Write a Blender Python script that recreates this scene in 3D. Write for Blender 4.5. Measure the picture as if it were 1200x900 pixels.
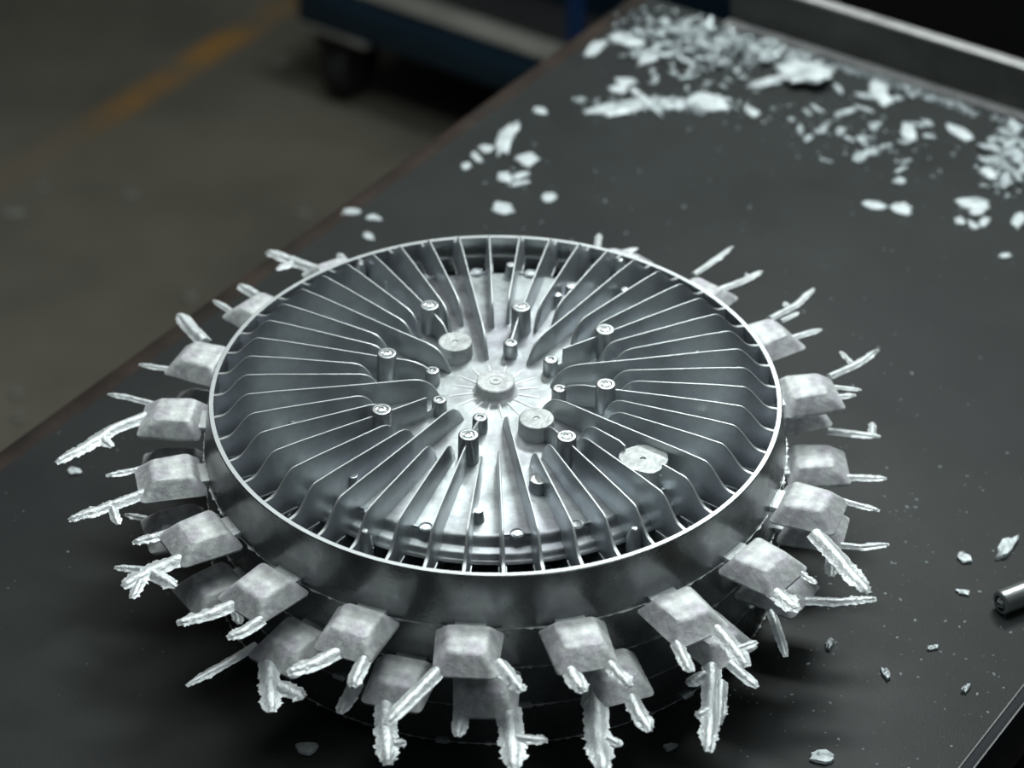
import bpy, bmesh, math, random
from mathutils import Vector, Matrix, noise

for o in list(bpy.data.objects):
    bpy.data.objects.remove(o)
SC = bpy.context.scene
COL = SC.collection
S = 0.17                      # rim radius of the castings in metres
TABLE_Z = 0.7715                # table top above the floor
RIM_Z = TABLE_Z + 0.7135 * S   # rim plane of the upper casting
YAW = 0.598652                # direction of the bench edges

# ---------------------------------------------------------------- camera
FPX, PITCH, ROLL = 3097.53, 0.630938, 0.005781
CP = Vector((0.05749078, -7.4651819, 5.48309858))        # in rim radii, rim plane = 0
FW = Vector((0, math.cos(PITCH), -math.sin(PITCH)))
RT0 = Vector((1, 0, 0)); UP0 = Vector((0, math.sin(PITCH), math.cos(PITCH)))
RT = math.cos(ROLL) * RT0 + math.sin(ROLL) * UP0
UP = -math.sin(ROLL) * RT0 + math.cos(ROLL) * UP0
cd = bpy.data.cameras.new('camera')
cam = bpy.data.objects.new('camera', cd); COL.objects.link(cam)
cam.matrix_world = Matrix((
    (RT.x, UP.x, -FW.x, CP.x * S), (RT.y, UP.y, -FW.y, CP.y * S),
    (RT.z, UP.z, -FW.z, CP.z * S + RIM_Z), (0, 0, 0, 1)))
cd.sensor_width = 36.0; cd.lens = 36.0 * FPX / 1200.0
cd.clip_start = 0.05; cd.clip_end = 60
cd.dof.use_dof = True; cd.dof.focus_distance = 8.9 * S; cd.dof.aperture_fstop = 6.0
SC.camera = cam

# ---------------------------------------------------------------- world, lamps, exposure
W = bpy.data.worlds.new('dim_workshop'); SC.world = W; W.use_nodes = True
bg = W.node_tree.nodes['Background']
bg.inputs[0].default_value = (0.80, 0.93, 1.0, 1); bg.inputs[1].default_value = 0.026
SC.view_settings.view_transform = 'Standard'; SC.view_settings.look = 'None'
SC.view_settings.gamma = 1.0; SC.view_settings.use_curve_mapping = False
SC.view_settings.exposure = 0.0

def lamp(name, pos, target, power, sx, sy, color=(1, 1, 1)):
    l = bpy.data.lights.new(name, 'AREA'); l.shape = 'RECTANGLE'; l.size = sx; l.size_y = sy
    l.energy = power; l.color = color
    o = bpy.data.objects.new(name, l); COL.objects.link(o); o.location = pos
    d = Vector(target) - Vector(pos); o.rotation_euler = d.to_track_quat('-Z', 'Y').to_euler()
    return o
lamp('bench_lamp', (0.50, 1.30, 2.35), (0.05, 0.0, 0.85), 28, 0.7, 0.25, (0.93, 1.0, 0.98))
lamp('overhead_lamp', (0.18, 0.40, 2.75), (0.05, 0.1, 0.85), 25, 1.5, 0.9, (0.93, 1.0, 0.99))
lamp('hall_lamp', (-1.5, 3.2, 4.5), (-0.6, 1.2, 0.0), 13, 1.6, 1.6, (1.0, 0.95, 0.85))
lamp('ceiling_lamp', (1.3, -1.6, 3.2), (0, 0, 0.8), 4.5, 1.4, 0.5, (0.88, 0.97, 1.0))

# ---------------------------------------------------------------- helpers
def unproj(px, py, z):
    """point on the horizontal plane z (rim radii, rim plane = 0) seen at a pixel"""
    v = FW * FPX + RT * (px - 600) - UP * (py - 450)
    t = (z - CP.z) / v.z
    return CP + v * t
def W3(v):
    return Vector((v[0] * S, v[1] * S, v[2] * S + RIM_Z))
TZ = -0.7135
def bench(al, ac, z=TABLE_Z):
    """bench coordinates (along the long edges, across), in rim radii -> world"""
    return Vector((S * (al * math.sin(YAW) + ac * math.cos(YAW)), S * (al * math.cos(YAW) - ac * math.sin(YAW)), z))

class MB:
    def __init__(s): s.v = []; s.f = []; s.m = []
    def add(s, vs, fs, mi=0):
        n = len(s.v); s.v += [tuple(x) for x in vs]
        for f in fs: s.f.append(tuple(i + n for i in f)); s.m.append(mi)
        return s
    def box(s, x0, x1, y0, y1, z0, z1, M=None, mi=0):
        vs = [Vector((x, y, z)) for x in (x0, x1) for y in (y0, y1) for z in (z0, z1)]
        if M: vs = [M @ v for v in vs]
        return s.add(vs, [(0, 1, 3, 2), (4, 6, 7, 5), (0, 4, 5, 1), (2, 3, 7, 6), (0, 2, 6, 4), (1, 5, 7, 3)], mi)
    def lathe(s, prof, n=48, M=None, closed=False, mi=0, jag=None):
        vs = []; fs = []; k = len(prof)
        for i in range(n):
            a = 2 * math.pi * i / n
            for j, (r, z) in enumerate(prof):
                rr = r + (jag(i, j) if jag else 0)
                v = Vector((rr * math.cos(a), rr * math.sin(a), z)); vs.append(M @ v if M else v)
        for i in range(n):
            i2 = (i + 1) % n
            for j in range(k if closed else k - 1):
                j2 = (j + 1) % k
                fs.append((i * k + j, i2 * k + j, i2 * k + j2, i * k + j2))
        return s.add(vs, fs, mi)
    def rings(s, rings, cap0=True, cap1=True, mi=0):
        """skin a list of equal-length closed loops"""
        k = len(rings[0]); vs = [p for r in rings for p in r]; fs = []
        for i in range(len(rings) - 1):
            for j in range(k):
                fs.append((i * k + j, i * k + (j + 1) % k, (i + 1) * k + (j + 1) % k, (i + 1) * k + j))
        if cap0: fs.append(tuple(range(k - 1, -1, -1)))
        if cap1: fs.append(tuple((len(rings) - 1) * k + j for j in range(k)))
        return s.add(vs, fs, mi)
    def mesh(s, name, mats, smooth=True, angle=32, bevel=0):
        me = bpy.data.meshes.new(name); me.from_pydata(s.v, [], s.f)
        bm = bmesh.new(); bm.from_mesh(me)
        for f, mi in zip(bm.faces, s.m): f.material_index = mi
        bmesh.ops.remove_doubles(bm, verts=bm.verts, dist=1e-7)
        bmesh.ops.recalc_face_normals(bm, faces=bm.faces)
        if bevel:
            es = [e for e in bm.edges if len(e.link_faces) == 2 and e.calc_face_angle(0) > math.radians(30)]
            bmesh.ops.bevel(bm, geom=es, offset=bevel, segments=2, profile=0.5, affect='EDGES')
        bm.to_mesh(me); bm.free()
        for m in (mats if isinstance(mats, (list, tuple)) else [mats]): me.materials.append(m)
        if smooth:
            for p in me.polygons: p.use_smooth = True
            me.set_sharp_from_angle(angle=math.radians(angle))
        return me

def link(name, me, parent=None, M=None):
    o = bpy.data.objects.new(name, me); COL.objects.link(o)
    if parent: o.parent = parent
    if M is not None: o.matrix_basis = M
    return o
def tag(o, label, cat, group=None):
    o['label'] = label; o['category'] = cat
    if group: o['group'] = group
    return o
def empty(name, loc, rz=0.0):
    o = bpy.data.objects.new(name, None); COL.objects.link(o)
    o.empty_display_size = 0.05; o.location = loc; o.rotation_euler = (0, 0, rz)
    return o

# ---------------------------------------------------------------- materials
def mat(name, base, metallic=0.0, rough=0.5, var=0.0, vscale=20, rvar=0.0, bump=0.0, bscale=200, tint=None, tscale=12, spec=None):
    m = bpy.data.materials.new(name); m.use_nodes = True
    nt = m.node_tree; N = nt.nodes; L = nt.links
    b = N['Principled BSDF']; b.inputs['Metallic'].default_value = metallic
    if spec is not None: b.inputs['Specular IOR Level'].default_value = spec
    tc = N.new('ShaderNodeTexCoord')
    def nz(scale, detail=5, rough_=0.6):
        n = N.new('ShaderNodeTexNoise'); n.inputs['Scale'].default_value = scale
        n.inputs['Detail'].default_value = detail; n.inputs['Roughness'].default_value = rough_
        L.new(tc.outputs['Object'], n.inputs['Vector']); return n
    col = None
    rgb = N.new('ShaderNodeRGB'); rgb.outputs[0].default_value = (*base, 1); col = rgb.outputs[0]
    if tint:
        n = nz(tscale, 4); r = N.new('ShaderNodeMapRange'); r.inputs[1].default_value = .45; r.inputs[2].default_value = .65
        L.new(n.outputs[0], r.inputs[0])
        mx = N.new('ShaderNodeMix'); mx.data_type = 'RGBA'; mx.inputs['B'].default_value = (*tint, 1)
        L.new(r.outputs[0], mx.inputs['Factor']); L.new(col, mx.inputs['A']); col = mx.outputs['Result']
    if var:
        n = nz(vscale, 7, .65); r = N.new('ShaderNodeMapRange'); r.inputs[1].default_value = .3; r.inputs[2].default_value = .7
        r.inputs[3].default_value = 1 - var; r.inputs[4].default_value = 1 + var * .6
        L.new(n.outputs[0], r.inputs[0])
        mx = N.new('ShaderNodeVectorMath'); mx.operation = 'SCALE'
        L.new(col, mx.inputs[0]); L.new(r.outputs[0], mx.inputs['Scale']); col = mx.outputs[0]
    L.new(col, b.inputs['Base Color'])
    if rvar:
        n = nz(vscale * .7, 6); r = N.new('ShaderNodeMapRange'); r.inputs[1].default_value = .3; r.inputs[2].default_value = .7
        r.inputs[3].default_value = rough - rvar; r.inputs[4].default_value = rough + rvar
        L.new(n.outputs[0], r.inputs[0]); L.new(r.outputs[0], b.inputs['Roughness'])
    else: b.inputs['Roughness'].default_value = rough
    if bump:
        n = nz(bscale, 4); bp = N.new('ShaderNodeBump'); bp.inputs['Strength'].default_value = bump
        bp.inputs['Distance'].default_value = .001
        L.new(n.outputs[0], bp.inputs['Height']); L.new(bp.outputs[0], b.inputs['Normal'])
    return m

M_CAST = mat('cast_aluminium', (.60, .635, .65), .9, .34, var=.38, vscale=13, rvar=.11, bump=.12, bscale=350, tint=(.47, .50, .54), tscale=20)
M_PLATE = mat('plate_aluminium', (.41, .44, .45), .87, .47, var=.45, vscale=55, rvar=.10, bump=.15, bscale=300, tint=(.33, .34, .37), tscale=22)
M_RING = mat('ring_aluminium', (.33, .35, .35), .85, .27, var=.4, vscale=20, rvar=.06, bump=.12, bscale=300, tint=(.26, .27, .28), tscale=14)
M_EDGE = mat('trimmed_edge', (.50, .53, .54), .6, .45, var=.1, vscale=120)
M_WELL = mat('frosted_casting_skin', (.70, .735, .725), .2, .58, var=.40, vscale=110, bump=.5, bscale=260, tint=(.53, .52, .57), tscale=75)
M_FLASH = mat('torn_flash_aluminium', (.74, .78, .79), .45, .45, var=.2, vscale=90, bump=.8, bscale=420)
M_CHIP = mat('pale_aluminium_chip', (.43, .48, .50), .35, .5, var=.4, vscale=90, bump=.6, bscale=500)
M_PAD = mat('machined_pad_skin', (.50, .53, .53), .4, .5, var=.45, vscale=70, bump=.6, bscale=300)
M_RIB = mat('pale_rib', (.80, .83, .84), .3, .5)  # paler than the plate, so the ribs around the hub stand out
M_SCREW = mat('bright_boss_top', (.72, .75, .76), .8, .35, var=.15, vscale=200)
M_SHELL = mat('dark_blue_paint', (.010, .042, .075), .0, .5, var=.3, vscale=8)
M_LIP = mat('worn_grey_steel', (.20, .20, .18), .2, .6, var=.35, vscale=14)
M_RUBBER = mat('black_rubber', (.012, .012, .012), 0, .7)
M_BLUE = mat('bright_blue_paint', (.01, .06, .22), 0, .45)
M_NIGHT = mat('near_black_panel', (.005, .0055, .007), 0, .6, var=.3, vscale=4)
M_RUST = mat('rusty_edge_steel', (.034, .024, .019), 0, .7, var=.4, vscale=25, tint=(.020, .018, .017), tscale=9, spec=.12)
M_FLAKE = mat('white_aluminium_flake', (.58, .63, .65), .3, .5, var=.3, vscale=80, bump=.5, bscale=500)
M_RAIL = mat('rail_steel', (.10, .105, .10), .5, .55, var=.3, vscale=18)
M_RAILTOP = mat('rail_bright_edge', (.40, .40, .40), .4, .5, var=.3, vscale=60)
M_ROD = mat('turned_rod_steel', (.62, .65, .65), .95, .28, var=.12, vscale=60)

def table_material():
    m = mat('black_steel_sheet', (.025, .0290, .0285), .05, .56, var=.22, vscale=9, rvar=.07, bump=.18, bscale=700, spec=.27, tint=(.022, .024, .0245), tscale=5)
    nt = m.node_tree; N = nt.nodes; L = nt.links; b = N['Principled BSDF']
    tc = N.new('ShaderNodeTexCoord'); v = N.new('ShaderNodeTexVoronoi'); v.inputs['Scale'].default_value = 110
    L.new(tc.outputs['Object'], v.inputs['Vector'])
    r = N.new('ShaderNodeMapRange'); r.inputs[1].default_value = .10; r.inputs[2].default_value = .05
    L.new(v.outputs['Distance'], r.inputs[0])
    n2 = N.new('ShaderNodeTexNoise'); n2.inputs['Scale'].default_value = 25; L.new(tc.outputs['Object'], n2.inputs['Vector'])
    r2 = N.new('ShaderNodeMapRange'); r2.inputs[1].default_value = .52; r2.inputs[2].default_value = .7; r2.inputs[4].default_value = .5
    L.new(n2.outputs[0], r2.inputs[0])
    mu = N.new('ShaderNodeMath'); mu.operation = 'MULTIPLY'; L.new(r.outputs[0], mu.inputs[0]); L.new(r2.outputs[0], mu.inputs[1])
    old = b.inputs['Base Color'].links[0].from_socket
    mx = N.new('ShaderNodeMix'); mx.data_type = 'RGBA'; mx.inputs['B'].default_value = (.26, .28, .28, 1)
    L.new(mu.outputs[0], mx.inputs['Factor']); L.new(old, mx.inputs['A']); L.new(mx.outputs['Result'], b.inputs['Base Color'])
    return m
M_TABLE = table_material()

def floor_material():
    m = mat('workshop_concrete', (.105, .098, .078), 0, .65, var=.35, vscale=2.2, bump=.1, bscale=60, tint=(.075, .075, .062), tscale=1.3, spec=.3)
    nt = m.node_tree; N = nt.nodes; L = nt.links; b = N['Principled BSDF']
    tc = N.new('ShaderNodeTexCoord'); sep = N.new('ShaderNodeSeparateXYZ')
    mp = N.new('ShaderNodeMapping'); mp.inputs['Rotation'].default_value = (0, 0, YAW)
    L.new(tc.outputs['Object'], mp.inputs['Vector']); L.new(mp.outputs[0], sep.inputs[0])
    # painted line across = -8.74 rim radii from the castings, 6 cm wide, worn
    ad = N.new('ShaderNodeMath'); ad.operation = 'ADD'; ad.inputs[1].default_value = 8.735 * S; L.new(sep.outputs[0], ad.inputs[0])
    ab = N.new('ShaderNodeMath'); ab.operation = 'ABSOLUTE'; L.new(ad.outputs[0], ab.inputs[0])
    r = N.new('ShaderNodeMapRange'); r.inputs[1].default_value = .032; r.inputs[2].default_value = .018
    L.new(ab.outputs[0], r.inputs[0])
    n = N.new('ShaderNodeTexNoise'); n.inputs['Scale'].default_value = 5.5; n.inputs['Detail'].default_value = 7
    L.new(tc.outputs['Object'], n.inputs['Vector'])
    r2 = N.new('ShaderNodeMapRange'); r2.inputs[1].default_value = .46; r2.inputs[2].default_value = .64; r2.inputs[3].default_value = .10; r2.inputs[4].default_value = .85
    L.new(n.outputs[0], r2.inputs[0])
    mu = N.new('ShaderNodeMath'); mu.operation = 'MULTIPLY'; L.new(r.outputs[0], mu.inputs[0]); L.new(r2.outputs[0], mu.inputs[1])
    old = b.inputs['Base Color'].links[0].from_socket
    mx = N.new('ShaderNodeMix'); mx.data_type = 'RGBA'; mx.inputs['B'].default_value = (.24, .12, .022, 1)
    L.new(mu.outputs[0], mx.inputs['Factor']); L.new(old, mx.inputs['A']); L.new(mx.outputs['Result'], b.inputs['Base Color'])
    return m
M_FLOOR = floor_material()

# ---------------------------------------------------------------- setting: floor
fl = link('floor', MB().box(-4.5, 4.5, -2.5, 6.5, -.1, 0).mesh('floor', M_FLOOR, smooth=False)); fl['kind'] = 'structure'

# ---------------------------------------------------------------- the bench
RB = Matrix.Rotation(-YAW, 4, 'Z')          # bench frame: local x = across, local y = along
A0, A1, C0, C1 = -3.6, 3.96, -1.847, 1.915
tb = tag(empty('workbench', (0, 0, 0), -YAW), 'dark steel workbench that carries the two stacked aluminium castings', 'workbench')
link('table_top', MB().box(C0 * S, C1 * S, A0 * S, A1 * S, TABLE_Z - .006, TABLE_Z).mesh('table_top', M_TABLE, bevel=.0012), tb)
e1 = link('edge_strip', MB().box((C0 - .045) * S, (C0 + .05) * S, A0 * S, A1 * S, TABLE_Z - .05, TABLE_Z + .0012).mesh('edge_strip_rust', M_RUST, bevel=.004), tb)
e1['label'] = 'brown rusty edge strip'
link('edge_strip', MB().box(C1 * S, (C1 + .045) * S, A0 * S, A1 * S, TABLE_Z - .05, TABLE_Z + .0006).mesh('edge_strip_dark', mat('edge_strip_steel', (.012, .015, .020), 0, .6, var=.25, vscale=20, spec=.15), bevel=.0008), tb)
for bx in (C1 - .001, C1 + .040):  # thin paler lines laid along both edges of the dark strip
    link('edge_line', MB().box(bx * S, (bx + .006) * S, A0 * S, A1 * S, TABLE_Z + .0004, TABLE_Z + .0012).mesh('edge_line', M_RAIL, smooth=False), tb)
link('light_block_panel', MB().box((C0 + .2) * S, (C1 - .2) * S, (A1 - .08) * S, (A1 - .06) * S, .06, TABLE_Z - .007).mesh('light_block_panel', M_NIGHT, bevel=.002), tb)  # unseen panel added to block lamp light from the floor under the bench
for lx in (C0 + .3, C1 - .3):
    for ly in (A0 + .3, A1 - .3):
        link('leg', MB().box((lx - .15) * S, (lx + .15) * S, (ly - .15) * S, (ly + .13) * S, 0, TABLE_Z - .006).mesh('bench_leg', M_NIGHT, bevel=.003), tb)
# upright rail along the far end
R0, R1 = -1.36, C1
rail = link('back_rail', MB().box(R0 * S, R1 * S, 3.965 * S, 3.985 * S, TABLE_Z - .02, TABLE_Z + .038).mesh('back_rail', M_RAIL, bevel=.0008), tb)
link('rail_flange', MB().box(R0 * S, R1 * S, 3.965 * S, 4.03 * S, TABLE_Z + .038, TABLE_Z + .0405).mesh('rail_flange', M_RAILTOP, bevel=.0006), rail)
link('rail_foot', MB().box(R0 * S, R1 * S, 3.895 * S, 3.965 * S, TABLE_Z, TABLE_Z + .003).mesh('rail_foot', M_RAILTOP, bevel=.0006), rail)

# ---------------------------------------------------------------- background: trolley, bin, machine
tr = tag(empty('trolley', bench(8.35, -6.4, 0), -YAW), 'low dark blue platform trolley with a worn grey top edge on the workshop floor', 'trolley')
def tbox(name, x0, x1, y0, y1, z0, z1, m, parent=tr, bevel=.004):
    return link(name, MB().box(x0, x1, y0, y1, z0, z1).mesh(name, m, bevel=bevel), parent)
# local x = across (to the right along its near face), local y = along (away)
tbox('side_channel', -.224, .60, 0, .035, .110, .174, M_SHELL)
tbox('top_edge', -.226, .60, -.002, .042, .175, .182, M_LIP)
tbox('end_channel', -.224, -.19, .045, .80, .110, .174, M_SHELL)
tbox('deck', -.185, .60, .045, .80, .150, .165, M_NIGHT)
tbox('bracket_plate', -.224, -.105, -.004, .075, .100, .109, M_LIP)
for cx in (-.165, .52):
    for cy in (.035, .72):
        k = tbox('caster', cx - .035, cx + .035, cy - .03, cy + .035, .078, .099, M_RUBBER, bevel=.003)
        for sx in (-1, 1):
            link('caster_fork', MB().box(cx + sx * .026 - .003, cx + sx * .026 + .003, cy - .02, cy + .03, .03, .08).mesh('caster_fork', M_RUBBER), k)
        Mw = Matrix.Translation((cx, cy, .042)) @ Matrix.Rotation(math.pi / 2, 4, 'Y')
        link('wheel', MB().lathe([(.0, -.02), (.03, -.02), (.038, -.017), (.042, -.01), (.042, .01), (.038, .017), (.03, .02), (0, .02)], 32, Mw).mesh('wheel', M_RUBBER), k)
bn = tag(empty('storage_bin', bench(9.6, -6.0, .166), -YAW), 'dark blue steel bin standing on the trolley behind the bench corner', 'bin')
for nm, a in (('panel', (-.22, .45, -.06, -.05)), ('panel', (-.22, .45, .45, .46)), ('panel', (-.22, -.21, -.05, .45)), ('panel', (.44, .45, -.05, .45))):
    link(nm, MB().box(a[0], a[1], a[2], a[3], 0, .5).mesh('bin_panel', M_SHELL, bevel=.002), bn)
link('bin_floor', MB().box(-.21, .44, -.05, .45, 0, .01).mesh('bin_floor', M_SHELL), bn)
tag(link('blue_post', MB().box(-.009, .009, -.009, .009, 0, 1.1).mesh('blue_post', M_BLUE, bevel=.002), None,
    Matrix.Translation(bench(8.1, -4.92, 0)) @ RB), 'thin bright blue upright post behind the far bench corner', 'post')
mc = tag(empty('machine_cabinet', bench(6.6, 0.2, 0), -YAW), 'near black machine cabinet standing behind the bench rail', 'machine')
link('body', MB().box(-.44, 1.3, .0, .9, .08, 1.5).mesh('machine_body', M_NIGHT, bevel=.01), mc)
link('plinth', MB().box(-.40, 1.26, .04, .86, 0, .08).mesh('machine_plinth', M_RUBBER), mc)
link('door_panel', MB().box(-.40, .40, -.008, .0, .3, 1.3).mesh('machine_panel', M_NIGHT, bevel=.003), mc)

# ---------------------------------------------------------------- the castings
ZB = .203                       # lower edge lies .203 radii under the rim
def L3(r, a, z): return Vector((r * math.cos(a) * S, r * math.sin(a) * S, (z + ZB) * S))
def prof(p): return [(r * S, (z + ZB) * S) for r, z in p]

rnd = random.Random(4)
ring_me = MB().lathe(prof([(.985, 0), (1.000, 0)]), 192, mi=1)
ring_me.lathe(prof([(1.000, 0), (1.003, -.003), (1.012, -.06), (1.030, -.2), (1.029, -.203), (1.016, -.203), (1.012, -.18), (1.005, -.15), (1.003, -.095), (.987, -.083), (.984, -.079), (.984, -.003), (.985, 0)]), 192)
ring_me.lathe(prof([(.9845, -.0765), (.975, -.0775), (.974, -.080), (.975, -.0825), (.986, -.083)]), 192, mi=1)
ring_me = ring_me.mesh('rim_ring', [M_RING, M_EDGE], angle=25)
jr = [rnd.random() ** 4 * .0016 for _ in range(520)]
flash_me = MB().lathe(prof([(1.026, -.1985), (1.0305, -.1985), (1.0305, -.2015), (1.026, -.2015)]), 520, closed=True, jag=lambda i, j: jr[i] if j in (1, 2) else 0).mesh('parting_flash', M_FLASH, smooth=False)
plate_me = MB().lathe(prof([(0, -.002), (.10, -.003), (.3, -.008), (.6, -.016), (.762, -.020), (.773, -.022), (.782, -.029), (.787, -.042), (.790, -.050), (.795, -.0545), (.818, -.056), (.827, -.059), (.831, -.066), (.834, -.072), (.839, -.0745), (.845, -.077), (.848, -.083), (.836, -.083), (.80, -.075), (.77, -.050), (0, -.040)]), 160).mesh('base_plate', M_PLATE, angle=60)

def fin_mesh(name, stations):
    """stations: (r, ztop, zbot) from the inner end outwards; draft makes the root thicker"""
    mb = MB(); rows = []
    def h(z): return .0031 + max(0, .088 - z) * .045
    for r, zt, zb in stations:
        ht, hb = h(zt), h(zb)
        c = min(.003, (zt - zb) * .3)
        rows.append([(r, -hb, zb), (r, -ht, zt - c), (r, -ht * .72, zt), (r, ht * .72, zt), (r, ht, zt - c), (r, hb, zb)])
    vs = [Vector((x * S, y * S, (z + ZB) * S)) for row in rows for x, y, z in row]
    body = []; top = []
    for i in range(len(rows) - 1):
        a, b = i * 6, (i + 1) * 6
        for j in range(6):
            q = (a + j, a + (j + 1) % 6, b + (j + 1) % 6, b + j)
            (top if j in (1, 2, 3) else body).append(q)
    body.append((0, 5, 4, 3, 2, 1)); n = (len(rows) - 1) * 6; body.append(tuple(n + j for j in range(6)))
    mb.v = [tuple(v) for v in vs]
    mb.f = body + top; mb.m = [0] * len(body) + [1] * len(top)
    mb.box(.862 * S, .986 * S, -.0135 * S, .0135 * S, (-.0828 + ZB) * S, (-.0775 + ZB) * S, mi=1)
    return mb.mesh(name, [M_CAST, M_EDGE], angle=40)

OUT = [(.83, .0850, -.08), (.85, .0850, -.083), (.866, .084, -.083), (.88, .077, -.083), (.90, .058, -.083), (.92, .034, -.083), (.935, .017, -.083), (.945, .009, -.083), (.955, .004, -.083), (.97, .001, -.083), (.9855, -.001, -.083)]
MID = [(.60, .083, -.03), (.775, .086, -.045)]
FZ = -.03
short_in = [(.398, -.02, FZ), (.400, .0, FZ), (.406, .024, FZ), (.416, .046, FZ), (.43, .064, FZ), (.448, .076, FZ), (.47, .081, FZ)]
short2_in = [(r + .03, z, b) for r, z, b in short_in]
long_in = [(.192, -.012, FZ), (.197, .004, FZ), (.210, .030, FZ), (.226, .052, FZ), (.245, .068, FZ), (.268, .077, FZ), (.30, .081, FZ)]
boss_out = [(.40, .078, FZ), (.47, .08, FZ)]
fins = {
    'short': fin_mesh('fin_short', short_in + MID + OUT),
    'short2': fin_mesh('fin_short_trimmed', short2_in + MID + OUT),
    'long': fin_mesh('fin_long', long_in + [(.47, .081, FZ)] + MID + OUT),
    'step': fin_mesh('fin_step', [(.245, .02, FZ), (.2795, .02, FZ), (.28, .078, FZ)] + boss_out + MID + OUT),
    'curve': fin_mesh('fin_curve', [(.21, .035, FZ), (.235, .048, FZ), (.26, .065, FZ), (.29, .075, FZ), (.32, .079, FZ)] + boss_out + MID + OUT),
    'slope': fin_mesh('fin_slope', [(.215, .042, FZ), (.25, .052, FZ), (.37, .08, FZ)] + boss_out + MID + OUT),
    'pad': fin_mesh('fin_pad', [(.325, .045, FZ), (.35, .068, FZ), (.37, .076, FZ)] + boss_out + MID + OUT),
    'cut': fin_mesh('fin_cut', short_in[:] + [(.575, .083, FZ), (.60, .074, FZ), (.6005, .035, FZ), (.765, .035, -.04), (.7655, .086, -.04)] + OUT),
}
def kind_of(k):
    if k == 42: return 'cut'
    m = k % 6
    if m == 1: return 'long'
    if m == 4: return {4: 'step', 28: 'step', 22: 'curve', 46: 'curve', 10: 'slope', 34: 'slope', 16: 'pad', 40: 'pad'}[k]
    return 'short' if m in (0, 3) else 'short2'

def cyl_prof(r0, r1, z0, z1, c=.004):      # tapered boss with softened top edge
    return [(r0 * 1.25, z0), (r0 * 1.04, z0 + .006), (r0, z0 + .014), (r1, z1 - c), (r1 - c * .4, z1 - c * .3), (r1 - c, z1), (r1 - c * 1.7, z1)]
def lz(p): return [(r * S, z * S) for r, z in p]
boss_me = MB().lathe(lz(cyl_prof(.037, .0345, -.03, .098) + [(.022, .098), (.0205, .0945), (.0165, .093), (.0155, .0975), (.009, .0985), (.007, .094), (0, .093)]), 40).mesh('screw_boss', M_CAST, angle=40)
cap_me = MB().lathe(lz([(.0155, .0968), (.0148, .0992), (.009, .1), (.006, .0965), (0, .096)]), 24).mesh('boss_center', M_SCREW)
small_me = MB().lathe(lz(cyl_prof(.028, .026, -.03, .052, .005) + [(.012, .052), (.010, .047), (0, .046)]), 32).mesh('small_boss', M_CAST, angle=40)
pad_me = MB().lathe(lz(cyl_prof(.064, .061, -.03, .052, .004) + [(.011, .0515), (.009, .0485), (.006, .049), (0, .0455)]), 56).mesh('round_pad', M_PAD, angle=40)
hub_me = MB().lathe(lz([(.085, -.006), (.074, .004), (.070, .010), (.067, .040), (.063, .0435), (.058, .0435), (.031, .0435), (.030, .0432), (.028, .0415), (.022, .0415), (.020, .044), (.008, .044), (.006, .041), (0, .041)]), 64).mesh('hub', M_WELL, angle=40)
rib_me = MB().rings([[Vector((r * S, y * w * S, z * S)) for y, z in ((-.0065, -.007), (-.0045, -.0012 - q), (0, .0006 - q), (.0045, -.0012 - q), (.0065, -.007))] for r, w, q in ((.074, 1, 0), (.10, 1, 0), (.15, .9, .002), (.175, .4, .006))]).mesh('floor_rib', M_RIB, angle=60)
mark_me = MB().lathe(lz([(.025, -.024), (.0245, -.012), (.022, -.010), (.0195, -.012), (.019, -.016), (.0155, -.016), (.0145, -.012), (0, -.0115)]), 28)
for sgn in (-1, 1):
    mark_me.box(-.003 * S, .003 * S, (.0245 if sgn > 0 else -.047) * S, (.047 if sgn > 0 else -.0245) * S, -.03 * S, -.0145 * S)
mark_me = mark_me.mesh('ejector_mark', M_CAST)
pin_me = MB().lathe(lz(cyl_prof(.021, .0165, -.03, .026, .003) + [(0, .027)]), 24).mesh('ejector_pin_stub', M_CAST)
big_pin_me = MB().lathe(lz(cyl_prof(.036, .031, -.03, .030, .004) + [(0, .031)]), 28).mesh('ejector_pin_wide', M_CAST)
nub_me = MB().lathe(lz([(.026, -.08), (.024, -.02), (.021, .006), (.014, .028), (.009, .032), (0, .033)]), 18).mesh('gap_nub', M_CAST)
rp = random.Random(11)
oct_ = [(.088 * (1 + rp.uniform(-.13, .10)), math.radians(22.5 + 45 * i) + rp.uniform(-.05, .05)) for i in range(8)]
pl = []
for i in range(8):
    (r, a), (r2, a2) = oct_[i], oct_[(i + 1) % 8]
    if i == 7: a2 += 2 * math.pi
    for t in (0, .34, .67):
        q = r * (1 - t) + r2 * t + (rp.uniform(-.004, .004)); pl.append((q * .95, a * (1 - t) + a2 * t))
def lp(sc, z): return [Vector((r * sc * math.cos(a) * S, r * sc * math.sin(a) * S, z * S)) for r, a in pl]
oct_me = MB().rings([lp(1.0, -.03), lp(.98, .046), lp(.965, .054), lp(.12, .0535), lp(.10, .048)]).mesh('machined_pad', [M_PAD], angle=35)

def place(r, azdeg, z=0.0, spin=0.0):
    a = math.radians(azdeg)
    return Matrix.Translation((r * math.cos(a) * S, r * math.sin(a) * S, (z + ZB) * S)) @ Matrix.Rotation(a + spin, 4, 'Z')

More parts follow.
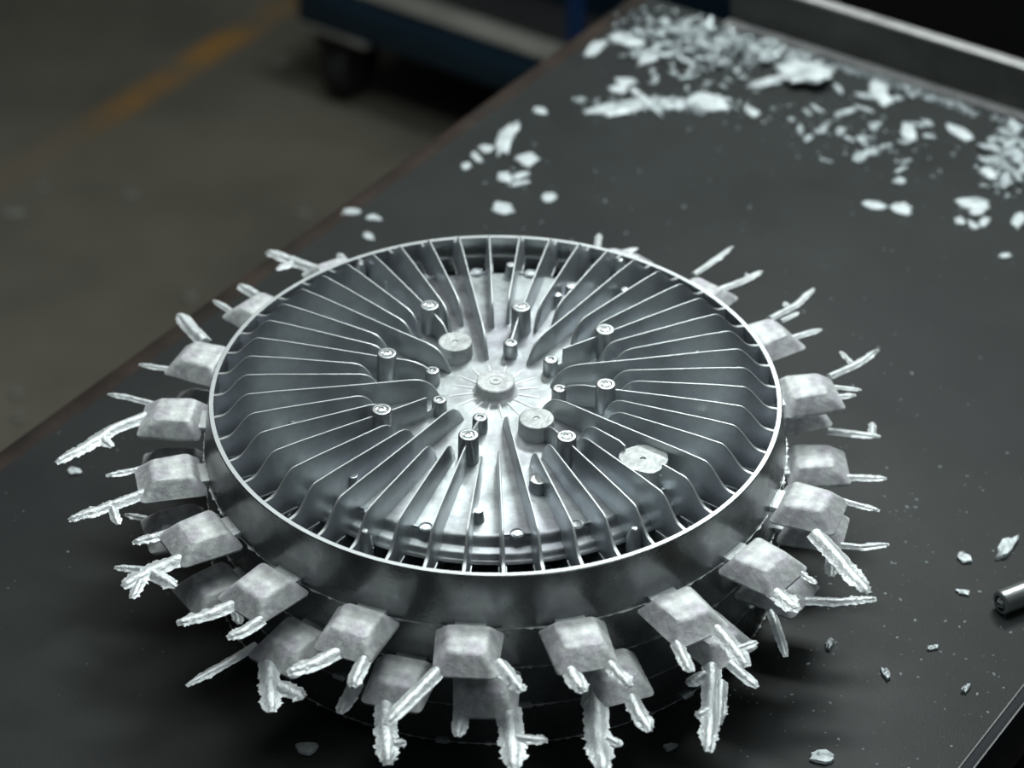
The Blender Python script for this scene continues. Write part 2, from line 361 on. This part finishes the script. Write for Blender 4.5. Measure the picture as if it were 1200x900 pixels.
def well_mesh(seed):
    """one overflow well: x radial from the gate, base on z = 0"""
    rw = random.Random(seed)
    def loop(x0, x1, w0, w1, z, n=5, rr=.022):
        """rounded trapezoid"""
        cs = [(x0, -w0), (x1, -w1), (x1, w1), (x0, w0)]; out = []
        for i in range(4):
            p, c, q = Vector(cs[i - 1]), Vector(cs[i]), Vector(cs[(i + 1) % 4])
            a = c + (p - c).normalized() * rr; b = c + (q - c).normalized() * rr
            for t in range(n):
                u = t / (n - 1); pt = a * (1 - u) ** 2 + c * 2 * u * (1 - u) + b * u * u
                out.append(Vector((pt.x * S, pt.y * S, z * S)))
        return out
    j = lambda s: rw.uniform(-s, s)
    jt = j(.008)
    R = [loop(.012, .232 + j(.006), .110 + j(.004), .100 + j(.006), -.004, rr=.020),
         loop(.010, .236 + j(.006), .112, .103 + j(.004), .004, rr=.022),
         loop(.015, .230, .107, .098, .011, rr=.024),
         loop(.042, .186 + jt, .076 + j(.004), .067, .053 + j(.003), rr=.022),
         loop(.050, .179 + jt, .070, .061, .0585, rr=.020),
         loop(.064, .163 + jt, .056, .047, .0605, rr=.016)]
    return MB().rings(R).mesh('overflow_well', M_WELL, angle=36)
stub_me = MB().box(0, .02 * S, -.022 * S, .022 * S, -.003 * S, .008 * S).mesh('gate_stub', M_FLASH, bevel=.0006)
well_mes = [well_mesh(s) for s in range(4)]
gate_me = MB().box(-.012 * S, .03 * S, -.052 * S, .052 * S, -.003 * S, .022 * S).mesh('gate', M_FLASH, bevel=.0006)

def ragged(pts, width, z, seed, rough=.22, thick=None, droop=0.0):
    """a torn flash finger: smooth half-round bar at the root, thin ragged rim growing to the tip"""
    rg = random.Random(seed)
    P = [unproj(x, y, z) for x, y in pts]
    seg = [0]
    for a, b in zip(P, P[1:]): seg.append(seg[-1] + (b - a).length)
    tot = seg[-1]; n = max(9, int(tot / .0065)); half = 1.18 * width / 2 / 340.0
    thick = thick or min(.022, half * .8)
    rings = []; o1 = rg.uniform(0, 50)
    jl = jr_ = 0.0
    def center(d):
        k = max(j for j in range(len(seg) - 1) if seg[j] <= d + 1e-9)
        return P[k].lerp(P[k + 1], (d - seg[k]) / max(1e-6, seg[k + 1] - seg[k]))
    for i in range(n + 1):
        d = tot * i / n; u = i / n
        c = (center(max(0, d - .02)) + center(d) * 2 + center(min(tot, d + .02))) / 4 if 0 < i < n else center(d)
        dr = center(min(tot, d + .015)) - center(max(0, d - .015)); dr.z = 0; dr.normalize(); side = Vector((-dr.y, dr.x, 0))
        taper = 1.0 if u < .7 else 1 - .6 * ((u - .7) / .3) ** 2
        ws = []
        for sgn in (0, 1):
            low = noise.noise(Vector((u * 4 * max(1, tot / .15) + o1, sgn * 9.3, seed * 1.7)))
            jag = rough * (.12 + .9 * u) * (rg.uniform(-.55, .55) + 1.3 * noise.noise(Vector((d * 55, sgn * 17.7 + o1, seed * 2.3)))) + (rough * .9 * u if rg.random() < .12 else 0)
            ws.append(max(half * .15, half * (1 + .22 * low * u + jag) * taper))
        core = half * .72 * (1 - .30 * u) * (taper ** .5)
        zc = -droop * u * u * tot; th = thick * (1 + .18 * noise.noise(Vector((u * 7 + o1, 3, seed)))) * (1 - .45 * u) * (.35 if i == n else .75 if i == n - 1 else 1)
        off = half * .18 * noise.noise(Vector((u * 5 + o1, 7, seed))) * u
        e = min(.0035, th * .25)
        row = []
        for x, zz in ((-ws[0], e * .4), (-max(ws[0] * .86, core * .95), e), (-core * .9 + off, th * .42), (-core * .62 + off, th * .80), (-core * .2 + off, th), (core * .25 + off, th * .98), (core * .65 + off, th * .76), (core * .9 + off, th * .40), (max(ws[1] * .86, core * .95), e), (ws[1], e * .4), (ws[1] * .6, -e * .8), (-ws[0] * .6, -e * .8)):
            zz2 = zz * (1 + rg.uniform(-.12, .12) * u)
            row.append(W3(c + side * x + Vector((0, 0, zc + zz2))))
        rings.append(row)
    return rings

def build_casting(root, label, wells, zpart, lower, full=True, spin=0.0):
    """wells: list of (azimuth, list of (pixel line, width, raggedness))"""
    tag(root, label, 'casting', None)
    link('rim_ring', ring_me, root); link('parting_flash', flash_me, root); link('base_plate', plate_me, root)
    if not full:
        for i, az in enumerate(wells): link('gate', stub_me, root, place(1.024, az - spin, -.2))
        return
    for k in range(48):
        az = 2 + 7.5 * k
        link('fin', fins[kind_of(k)], root, Matrix.Rotation(math.radians(az), 4, 'Z'))
    link('hub', hub_me, root, place(0, 0))
    for k in range(4, 48, 6):
        az = 2 + 7.5 * k
        b = link('screw_boss', boss_me, root, place(.456 if (k // 6) % 2 == 0 and k % 12 == 4 else .392, az))
        link('boss_center', cap_me, b)
        if k in (16, 40): link('round_pad', pad_me, root, place(.268, az + (1 if k == 16 else 0)))
        else: link('small_boss', small_me, root, place(.228, az))
    link('machined_pad', oct_me, root, place(.672, -42.2))
    for i in range(16): link('floor_rib', rib_me, root, place(0, -13 + 22.5 * i))
    for g in (31, 33, 36, 38, 41, 7, 10, 12, 14, 46, 19, 22, 26): link('ejector_mark', mark_me, root, place(.772, 2 + 7.5 * g + 3.75))
    for r, az in ((.70, -94.2), (.705, -56.6), (.70, -132.4), (.765, 86.3), (.61, 68.7), (.68, 66.6), (.765, 51.9), (.75, 17.4), (.765, 121.4), (.60, 136.3), (.73, -163.4), (.725, -18.9)):
        link('ejector_pin_stub', pin_me, root, place(r, az))
    link('ejector_pin_stub', big_pin_me, root, place(.553, -74.4))
    for az in (-117.2, -59.9, 124.0, 59.8): link('gap_nub', nub_me, root, place(.915, az))
    R = root.matrix_basis.copy()
    for i, (az, fl) in enumerate(wells):
        a = math.radians(az - spin)
        M = Matrix.Translation((1.032 * S * math.cos(a), 1.032 * S * math.sin(a), (ZB - .2) * S)) @ Matrix.Rotation(a, 4, 'Z')
        w = link('overflow_well', well_mes[(i * 3 + (1 if lower else 0)) % 4], root, M)
        link('gate', gate_me, w)
        inv = (R @ M).inverted()
        for j, (pts, wd, rg) in enumerate(fl):
            mb = MB().rings([[inv @ p for p in r] for r in ragged(pts, wd, zpart, seed=i * 7 + j + (100 if lower else 0), rough=rg)])
            link('flash_finger', mb.mesh('flash_finger', M_FLASH, angle=38), w)

UP_WELLS = [
    (-94, [([(519, 782), (495, 806), (468, 832), (452, 850)], 16, .10), ([(584, 778), (600, 797), (613, 811)], 17, .35)]),
    (-76, [([(666, 782), (674, 798), (685, 812)], 18, .22), ([(709, 772), (724, 790), (739, 805)], 15, .3)]),
    (-57.6, [([(793, 755), (801, 772), (810, 788)], 13, .3), ([(834, 732), (858, 758), (876, 782)], 18, .12), ([(862, 762), (876, 756), (887, 752)], 9, .45)]),
    (-39, [([(932, 666), (944, 676), (957, 684)], 8, .5), ([(902, 690), (920, 704), (938, 716)], 20, .45)]),
    (-21, [([(982, 586), (1005, 592), (1031, 599)], 9, .25), ([(955, 626), (982, 655), (1003, 680), (1019, 696)], 20, .2)]),
    (12, [([(972, 442), (1003, 428), (1029, 410)], 10, .2), ([(980, 466), (1003, 463)], 9, .3), ([(978, 454), (1010, 457)], 7, .3), ([(1000, 428), (985, 412)], 7, .35)]),
    (30, [([(902, 374), (933, 358), (954, 338)], 9, .2), ([(926, 397), (963, 386)], 9, .2), ([(925, 363), (919, 354)], 7, .3), ([(915, 377), (936, 366)], 7, .3)]),
    (48, [([(813, 322), (838, 305), (859, 289)], 8, .25), ([(843, 340), (870, 330), (893, 318)], 10, .2), ([(878, 326), (874, 320)], 6, .3)]),
    (66, [([(722, 298), (747, 291)], 8, .3)]),
    (84, [([(700, 291), (702, 274)], 8, .25)]),
    (122, [([(374, 318), (345, 307), (313, 295)], 17, .35), ([(345, 308), (324, 316)], 10, .4), ([(402, 304), (397, 297)], 9, .2)]),
    (140.5, [([(280, 371), (250, 352)], 9, .15), ([(303, 348), (280, 334)], 14, .25)]),
    (159, [([(240, 402), (224, 386), (210, 368)], 17, .12), ([(215, 434), (190, 432), (163, 427)], 9, .3)]),
    (176.5, [([(180, 474), (150, 466), (126, 462)], 9, .2), ([(172, 489), (134, 503), (98, 526), (65, 543)], 17, .22), ([(124, 507), (120, 516), (132, 524)], 12, .25)]),
    (-166.5, [([(172, 549), (124, 558)], 9, .35), ([(176, 577), (132, 593), (80, 610)], 16, .28), ([(132, 597), (139, 615)], 10, .4)]),
    (-149, [([(200, 625), (155, 637)], 13, .3), ([(215, 655), (180, 668), (143, 688)], 20, .4), ([(165, 668), (134, 665)], 10, .3), ([(180, 674), (207, 688)], 16, .4), ([(165, 682), (155, 702)], 11, .4)]),
    (-131, [([(282, 706), (243, 722), (207, 731)], 17, .28), ([(306, 727), (286, 741), (266, 748)], 15, .2)]),
    (-112.5, [([(398, 764), (366, 780), (336, 789)], 18, .22), ([(428, 772), (419, 790), (413, 806)], 15, .2)]),
]
LOW_WELLS = [
    (-91, [([(541, 826), (540, 845), (536, 864)], 15, .2), ([(596, 830), (599, 865), (603, 902)], 24, .3), ([(604, 866), (642, 868)], 13, .25)]),
    (-105, [([(453, 815), (452, 855), (455, 897)], 22, .28), ([(462, 872), (476, 870)], 10, .5), ([(418, 800), (408, 820), (398, 837)], 15, .2)]),
    (-70, [([(697, 812), (700, 858), (707, 904)], 24, .28), ([(712, 866), (729, 874)], 11, .4), ([(738, 815), (749, 838), (762, 858)], 17, .25), ([(700, 818), (682, 828)], 14, .1)]),
    (-51, [([(834, 782), (833, 830), (830, 882)], 19, .25), ([(845, 800), (843, 850)], 13, .3), ([(855, 778), (872, 793), (888, 806)], 13, .1), ([(826, 792), (805, 803)], 15, .1), ([(830, 834), (815, 840)], 14, .3)]),
    (-33.5, [([(930, 704), (980, 706), (1027, 702)], 13, .3), ([(903, 715), (913, 745), (921, 770)], 10, .2)]),
    (-15.5, [([(975, 638), (1008, 642), (1042, 638)], 10, .35), ([(975, 655), (974, 676)], 13, .3)]),
    (2, [([(985, 560), (1039, 561)], 11, .2)]),
    (18, [([(970, 506), (1032, 512)], 12, .25), ([(1022, 510), (1022, 495)], 9, .35)]),
    (-125, [([(316, 765), (316, 800), (319, 835)], 22, .25), ([(328, 805), (357, 818)], 20, .4), ([(300, 757), (262, 780), (218, 804)], 11, .2)]),
    (-145, [([(275, 712), (281, 732)], 11, .2)]),
    (-163, [([(190, 612), (146, 603)], 9, .2)]),
    (180, []), (162, []),
]
PITCH_Z = .17                   # the castings nest, each .17 radii under the one above
STACK = [
    ('top round finned aluminium heat sink of the stack, bright fins facing up', UP_WELLS, True),
    ('second heat sink from the top, shaded ring with torn wells just under it', LOW_WELLS, True),
    ('third heat sink from the top, trimmed plain ring in deep shadow', [-84, -120, -30], False),
    ('bottom heat sink of the stack, trimmed ring standing on the dark bench', [-99.5, -140, -50], False),
]
for i, (lab, wells, full) in enumerate(STACK):
    hs = empty('heat_sink', Vector((0, 0, RIM_Z - (ZB + i * PITCH_Z) * S)))
    spin = (0, 7.5, 0, -7.5)[i]
    hs.matrix_basis = Matrix.Translation(hs.location) @ Matrix.Rotation(math.radians(spin), 4, 'Z')
    build_casting(hs, lab, wells, -.2 - i * PITCH_Z, i == 1, full, spin)

# ---------------------------------------------------------------- rod at the right edge
p0 = W3(unproj(1172, 707, TZ + .045)); p1 = W3(unproj(1285, 664, TZ + .045))
dr = (p1 - p0); ln = dr.length; dr.normalize()
Mr = Matrix.Translation(Vector((p0.x, p0.y, TABLE_Z + .0077))) @ Vector((dr.x, dr.y, 0)).to_track_quat('Z', 'Y').to_matrix().to_4x4()
rod = tag(empty('metal_rod', (0, 0, 0)), 'round steel rod with a broken end lying at the right bench edge', 'rod')
rod.matrix_basis = Mr
link('shaft', MB().lathe([(0.0050, .0), (.0070, .0), (.0077, .0008), (.0077, ln), (0, ln)], 40).mesh('rod_shaft', M_ROD, angle=40), rod)
rr_ = random.Random(3)
core = MB().lathe([(0, .0005), (.0018, -.0012), (.0034, .0003), (.0046, .0012), (.0050, .004)], 14, jag=lambda i, j: (rr_.uniform(-.0006, .0006) if j in (1, 2) else 0))
core_o = link('broken_core', core.mesh('rod_core', M_CHIP, smooth=False), rod); core_o['label'] = 'rough broken end'

# ---------------------------------------------------------------- aluminium chips on the bench
def chip_mesh(cx, cy, a, b, ang, seed, thick=.010, lift=0.0, n=13, rag=.28, skin=M_FLAKE):
    rc = random.Random(seed); an = math.radians(ang)
    base = []
    for i in range(n):
        t = 2 * math.pi * i / n
        k = 1 + rc.uniform(-rag, rag * .7)
        k *= 1 + (.25 if rc.random() < .2 else 0); x = math.copysign(abs(math.cos(t)) ** .8, math.cos(t)) * a * k; y = math.sin(t) * b * k
        base.append(unproj(cx + x * math.cos(an) - y * math.sin(an), cy + x * math.sin(an) + y * math.cos(an), TZ))
    c = sum(base, Vector()) / n
    thick = .006 + (thick - .006) * .45
    def lp(sc, z, jz=.2):
        out = []
        for i, p in enumerate(base):
            q = c + (p - c) * (sc * (1 + rc.uniform(-.07, .07)))
            q.z = TZ + .0008 + z * (1 + rc.uniform(-jz, jz)) + lift * (.5 + .5 * math.cos(2 * math.pi * i / n + seed))
            out.append(W3(q))
        return out
    o = W3(c); o.z = TABLE_Z
    R = [lp(.95, 0, 0), lp(1.0, thick * .5), lp(.90, thick), lp(.55, thick * 1.05, .35), lp(.2, thick * 1.0, .3)]
    mb = MB().rings([[p - o for p in r] for r in R])
    me = mb.mesh('metal_chip', skin, angle=28)
    return me, o
def chip(label, cx, cy, a, b, ang, seed, group=None, **kw):
    me, o = chip_mesh(cx, cy, a, b, ang, seed, **kw)
    ob = link('metal_chip', me, None, Matrix.Translation(o))
    return tag(ob, label, 'chip', group)

named = [
    ('long pale chip pointing up left of the round flake, far bench', 592, 165, 20, 9, -58, {}),
    ('thick little hook at the top tip of the long pale chip', 605, 149, 7, 3.5, -75, {}),
    ('rounded white flake right of the long chip on the far bench', 617, 187, 11, 6.5, 2, {}),
    ('short chip touching the lower left tip of the long pale chip', 570, 175, 8, 4, 2, {}),
    ('middle one of three little chips in a row left of the long chip', 558, 185, 7.5, 4.5, 38, {}),
    ('lowest of three little chips in a row near the left bench edge', 547, 195.5, 7, 4, -25, {}),
    ('forked flat flake below the rounded white flake', 591, 209, 10, 5, 18, {}),
    ('upper thin prong of the forked flake', 612, 206, 12, 3, -14, {}),
    ('lower thin prong of the forked flake', 609, 216, 12, 3, -8, {}),
    ('white bowl shaped flake above the top of the castings', 589, 245, 12, 6, 2, {}),
    ('oval flake right of the bowl shaped flake', 643, 232, 11, 5, -4, {}),
    ('lone oval flake near the left bench edge, farther up', 633, 131, 8, 4, 6, {}),
    ('white oval chip by the rusty edge, upper left of the castings', 410, 249, 9.5, 4.5, 0, {}),
    ('thin oval chip just right of the white one by the rusty edge', 438, 257, 9.5, 3.5, 3, {}),
    ('small bent chip under the pair by the rusty edge', 432, 278, 8, 4, 30, {}),
    ('small oval chip lying left of the castings under the longest flash finger', 88, 553, 9, 4, 4, {}),
    ('bright slim chip on the right far bench', 1027, 242, 14, 4.5, 12, {}),
    ('dull lumpy chip touching the right end of the bright slim chip', 1056, 245, 13, 6, 14, {}),
    ('broad flake near the right picture edge', 1141, 240, 17, 6, 4, {}),
    ('lower half of the broad flake near the right picture edge', 1146, 248, 12, 5, -14, {}),
    ('round chip under the broad flake', 1124, 260, 6, 4, 0, {}),
    ('slanted small chip under the broad flake', 1140, 265, 8, 4, 38, {}),
    ('upright small chip right under the broad flake', 1154, 261, 7, 4.5, -50, {}),
    ('white flake cut by the right picture edge above the broad open bench', 1194, 259, 10, 7, -50, {}),
    ('tiny flat chip alone on the right bench', 1177, 301, 8, 3, 0, {}),
    ('large crumpled sheet flake lifting off the bench near the rail', 944, 92, 36, 14, 6, dict(thick=.03, lift=.05, n=20)),
    ('long tongue of the crumpled sheet flake', 902, 98, 22, 5, -8, dict(thick=.02)),
    ('lumpy chip lying right of the castings above the steel rod', 1129, 655, 10, 6, 28, dict(thick=.02)),
    ('upright bar shaped chip above the steel rod', 1179, 645, 16, 7, -48, dict(thick=.03)),
    ('tiny thin chip left of the steel rod', 1129, 695, 9, 3, 12, {}),
    ('small cylinder shaped chip right of the lower flash fingers', 972, 757, 7, 4, -55, dict(thick=.025)),
    ('small two lump chip on the lower right bench', 1038, 791, 8, 4, 48, dict(thick=.02)),
    ('pale torn flake at the bottom picture edge', 964, 888, 16, 7, 6, dict(thick=.02)),
    ('bent little chip near the right bench edge', 1132, 808, 7, 4, -30, dict(thick=.02)),
    ('short dull chip left of the bent little chip', 1093, 760, 7, 3, -12, {}),
    ('dim flake on the shaded bench at the lower left', 360, 879, 15, 7, 0, dict(thick=.02)),
    ('dull angular flake under the lower flash fingers', 784, 877, 8, 4, -14, dict(thick=.02)),
    ('long flat chip at the near left end of the back swarf', 698, 57, 16, 6, -32, {}),
    ('chip bending right from the long flat chip of the back swarf', 733, 48, 20, 6, 8, {}),
    ('slanting thick chip in front of the back swarf', 762, 68, 16, 7, -28, {}),
    ('ragged white bar, left half of the long row of swarf', 727, 127, 30, 7, -6, dict(n=20)),
    ('ragged white clump, right end of the long row of swarf', 828, 121, 22, 10, 6, dict(n=20, thick=.025)),
    ('ragged strip joining both ends of the long row of swarf', 785, 122, 24, 6, 4, dict(n=16)),
    ('thin splinter crossing the long row of swarf', 757, 121, 24, 4, 42, dict(thick=.02)),
    ('oval chip above the left half of the long row of swarf', 733, 97, 12, 5, 2, {}),
    ('lower oval chip above the left half of the long row of swarf', 724, 105, 10, 4.5, -6, {}),
    ('slanted chip between the long row of swarf and the rail', 880, 131, 11, 4.5, 30, {}),
    ('pale forked flake in front of the bright rail foot', 1032, 110, 18, 8, 50, dict(n=16)),
    ('upright chip in the middle of the swarf by the rail', 1065, 155, 12, 7, 55, {}),
    ('long slanting chip in front of the rail foot', 1125, 157, 18, 6, 32, {}),
    ('oval chip left of the heap at the right picture edge', 1159, 203, 11, 6.5, 10, {}),
]
for i, (lab, x, y, a, b, an, kw) in enumerate(named):
    chip(lab, x, y, a, b, an, 50 + i, **kw)

# a few chips dropped on the floor
FLZ = -RIM_Z / S
for i, (lab, x, y, r) in enumerate((
        ('pale chip on the floor just right of the worn yellow line, near the trolley', 330, 74, 8),
        ('pale chip on the floor left of the bench, lowest but one of the floor chips', 223, 350, 7),
        ('faint chip on the floor by the bench edge above the casting wells', 356, 252, 7),
        ('pale chip on the floor in the middle between yellow line and bench', 153, 231, 7),
        ('pale chip on the floor at the left, beside the long floor sliver', 48, 222, 6),
        ('long pale sliver on the floor at the left picture edge', 14, 252, 13),
        ('pale chip on the floor nearest the front left bench edge', 22, 492, 6),
        ('faint chip on the floor above the front left bench edge', 20, 463, 7))):
    o = Vector(unproj(x, y, FLZ)); rc = random.Random(900 + i)
    def lpf(sc, z): return [Vector((r / 3097 * 21 * S * sc * math.cos(t * .785) * (1 if r < 10 else 1.3), r / 3097 * 21 * S * sc * math.sin(t * .785) * rc.uniform(.75, 1.1) * (1 if r < 10 else .45), z)) for t in range(8)]
    tag(link('floor_chip', MB().rings([lpf(.9, .0003), lpf(1, .003), lpf(.6, .006)]).mesh('floor_chip', M_LIP, angle=28), None, Matrix.Translation((o.x * S, o.y * S, 0))), lab, 'chip')

# swarf: many small alike chips, copied from a set of shapes
rs = random.Random(21)
proto = []
for s in range(24):
    me, _ = chip_mesh(900, 90, 8 if s % 3 else 11, 3.2 if s % 2 else 4.2, rs.uniform(-60, 60), 300 + s, thick=.012, n=9, rag=.4, skin=M_CHIP)
    proto.append(me)
    me.transform(Matrix.Scale(.78, 4))
def swarf(cx, cy, sx, sy, ang, n, where, zones, group, smin=.4, smax=1.2, pile=0.0):
    """zones: names of the left, middle and right third of the spread"""
    an = math.radians(ang)
    for _ in range(n):
        u, v = rs.gauss(0, .55), rs.gauss(0, .55)
        u = max(-1.1, min(1.1, u)); v = max(-1.1, min(1.1, v))
        x = cx + u * sx * math.cos(an) - v * sy * math.sin(an); y = cy + u * sx * math.sin(an) + v * sy * math.cos(an)
        w = W3(unproj(x, y, TZ)); w.z = TABLE_Z + rs.random() * pile * max(0, 1 - u * u - v * v)
        # keep on the bench, in front of the rail
        al = (w.x * math.sin(YAW) + w.y * math.cos(YAW)) / S; ac = (w.x * math.cos(YAW) - w.y * math.sin(YAW)) / S
        pi_ = rs.randrange(len(proto)); k = rs.uniform(smin, smax); spin = rs.uniform(0, 6.28)
        if al > 3.88 or ac < C0 + .12:
            continue
        tilt = Matrix.Rotation(rs.uniform(0, .5) if pile else 0, 4, 'X')
        if pile: w.z += .0012
        M = Matrix.Translation(w) @ Matrix.Rotation(spin, 4, 'Z') @ tilt @ Matrix.Diagonal((k, k, min(1.3, k + .2), 1))
        zone = zones[0 if u < -.33 else 2 if u > .33 else 1]
        size = ('tiny' if k < smin + (smax - smin) * .33 else 'larger' if k > smin + (smax - smin) * .67 else 'small')
        form = 'long' if pi_ % 3 == 0 else 'slim' if pi_ % 2 else 'stubby'
        tag(link('metal_chip', proto[pi_], None, M), f'{size} {form} chip {zone} {where}', 'chip', f'{size} {form} {group}, {zone}')
swarf(815, 52, 75, 30, 8, 105, 'dense far swarf heap', ('at the left end of the', 'in the middle of the', 'at the right end of the'), 'chips of the far heap', .5, 1.3, .010)
swarf(905, 62, 42, 16, 18, 28, 'swarf tail left of the crumpled sheet', ('in the left of the', 'in the middle of the', 'in the right of the'), 'chips of the heap tail', .5, 1.3, .005)
swarf(1050, 100, 150, 6, 18.5, 40, 'back rail foot', ('along the left stretch of the', 'along the middle of the', 'along the right stretch of the'), 'chips along the rail foot', .4, .9)
swarf(1188, 190, 28, 34, 20, 40, 'right edge heap', ('at the left fringe of the', 'in the middle of the', 'at the far right of the'), 'chips of the right heap', .6, 1.4, .004)
swarf(770, 124, 85, 9, 0, 28, 'long white row of swarf', ('around the left end of the', 'around the middle of the', 'around the right end of the'), 'chips around the long row', .4, .8)
swarf(1000, 150, 150, 42, 16, 40, 'open bench before the rail', ('on the left of the', 'on the middle of the', 'on the right of the'), 'chips scattered before the rail', .5, 1.35)
swarf(790, 92, 90, 18, 0, 24, 'gap before the far heap', ('in the left of the', 'in the middle of the', 'in the right of the'), 'chips between heap and row', .35, .75)

# crumbs between the chips of the heaps: nobody could count them
cr = MB(); rq = random.Random(8)
for cx, cy, sx, sy, ang, n in ((815, 50, 80, 26, 8, 900), (905, 60, 50, 14, 18, 220), (1050, 100, 150, 5, 18.5, 420), (1188, 188, 32, 36, 20, 320), (775, 124, 85, 9, 0, 240), (1000, 158, 150, 40, 14, 70)):
    an = math.radians(ang)
    for _ in range(n):
        u, v = max(-1.2, min(1.2, rq.gauss(0, .5))), max(-1.2, min(1.2, rq.gauss(0, .5)))
        w = W3(unproj(cx + u * sx * math.cos(an) - v * sy * math.sin(an), cy + u * sx * math.sin(an) + v * sy * math.cos(an), TZ))
        al = (w.x * math.sin(YAW) + w.y * math.cos(YAW)) / S
        if al > 3.885: continue
        w.z = TABLE_Z + .0002
        k = rq.uniform(.0008, .0030); a = rq.uniform(0, 6.28); e = rq.uniform(.4, 1)
        P = [w + Vector((k * math.cos(a + t) * (1 if i % 2 else e), k * math.sin(a + t) * (1 if i % 2 else e), 0)) for i, t in enumerate((0, 1.2, 2.4, 3.7, 5.0))]
        T = [p * .7 + w * .3 + Vector((0, 0, k * rq.uniform(.3, 1.1))) for p in P]
        cr.rings([P, T])
co = link('swarf_crumbs', cr.mesh('swarf_crumbs', M_CHIP, smooth=False)); co['kind'] = 'stuff'
tag(co, 'fine pale crumbs filling the gaps between the chips of the swarf heaps', 'swarf')

# fine dust specks: nobody could count them
sp = MB(); rq = random.Random(5)
for i in range(620):
    al, ac = rq.uniform(-1.1, 3.7), rq.uniform(-1.6, 1.9)
    if i % 3 == 0: al, ac = rq.uniform(-.2, 1.2), rq.uniform(1.0, 1.9)
    w = bench(al, ac)
    if w.x ** 2 + w.y ** 2 < (1.06 * S) ** 2: continue
    s = rq.choice((.0004, .0005, .0006, .0009)); a = rq.uniform(0, 3.14); e = rq.uniform(.8, 2)
    c, d = math.cos(a) * s, math.sin(a) * s
    sp.add([w + Vector((c * e, d * e, .00005)), w + Vector((-d, c, .00005)), w + Vector((-c * e, -d * e, .00005)), w + Vector((d, -c, .00005)), w + Vector((0, 0, .0006))],
           [(0, 1, 4), (1, 2, 4), (2, 3, 4), (3, 0, 4), (3, 2, 1, 0)])
du = link('metal_dust', sp.mesh('metal_dust', M_CHIP, smooth=False)); du['kind'] = 'stuff'
tag(du, 'fine pale metal specks strewn over the dark bench top', 'dust')
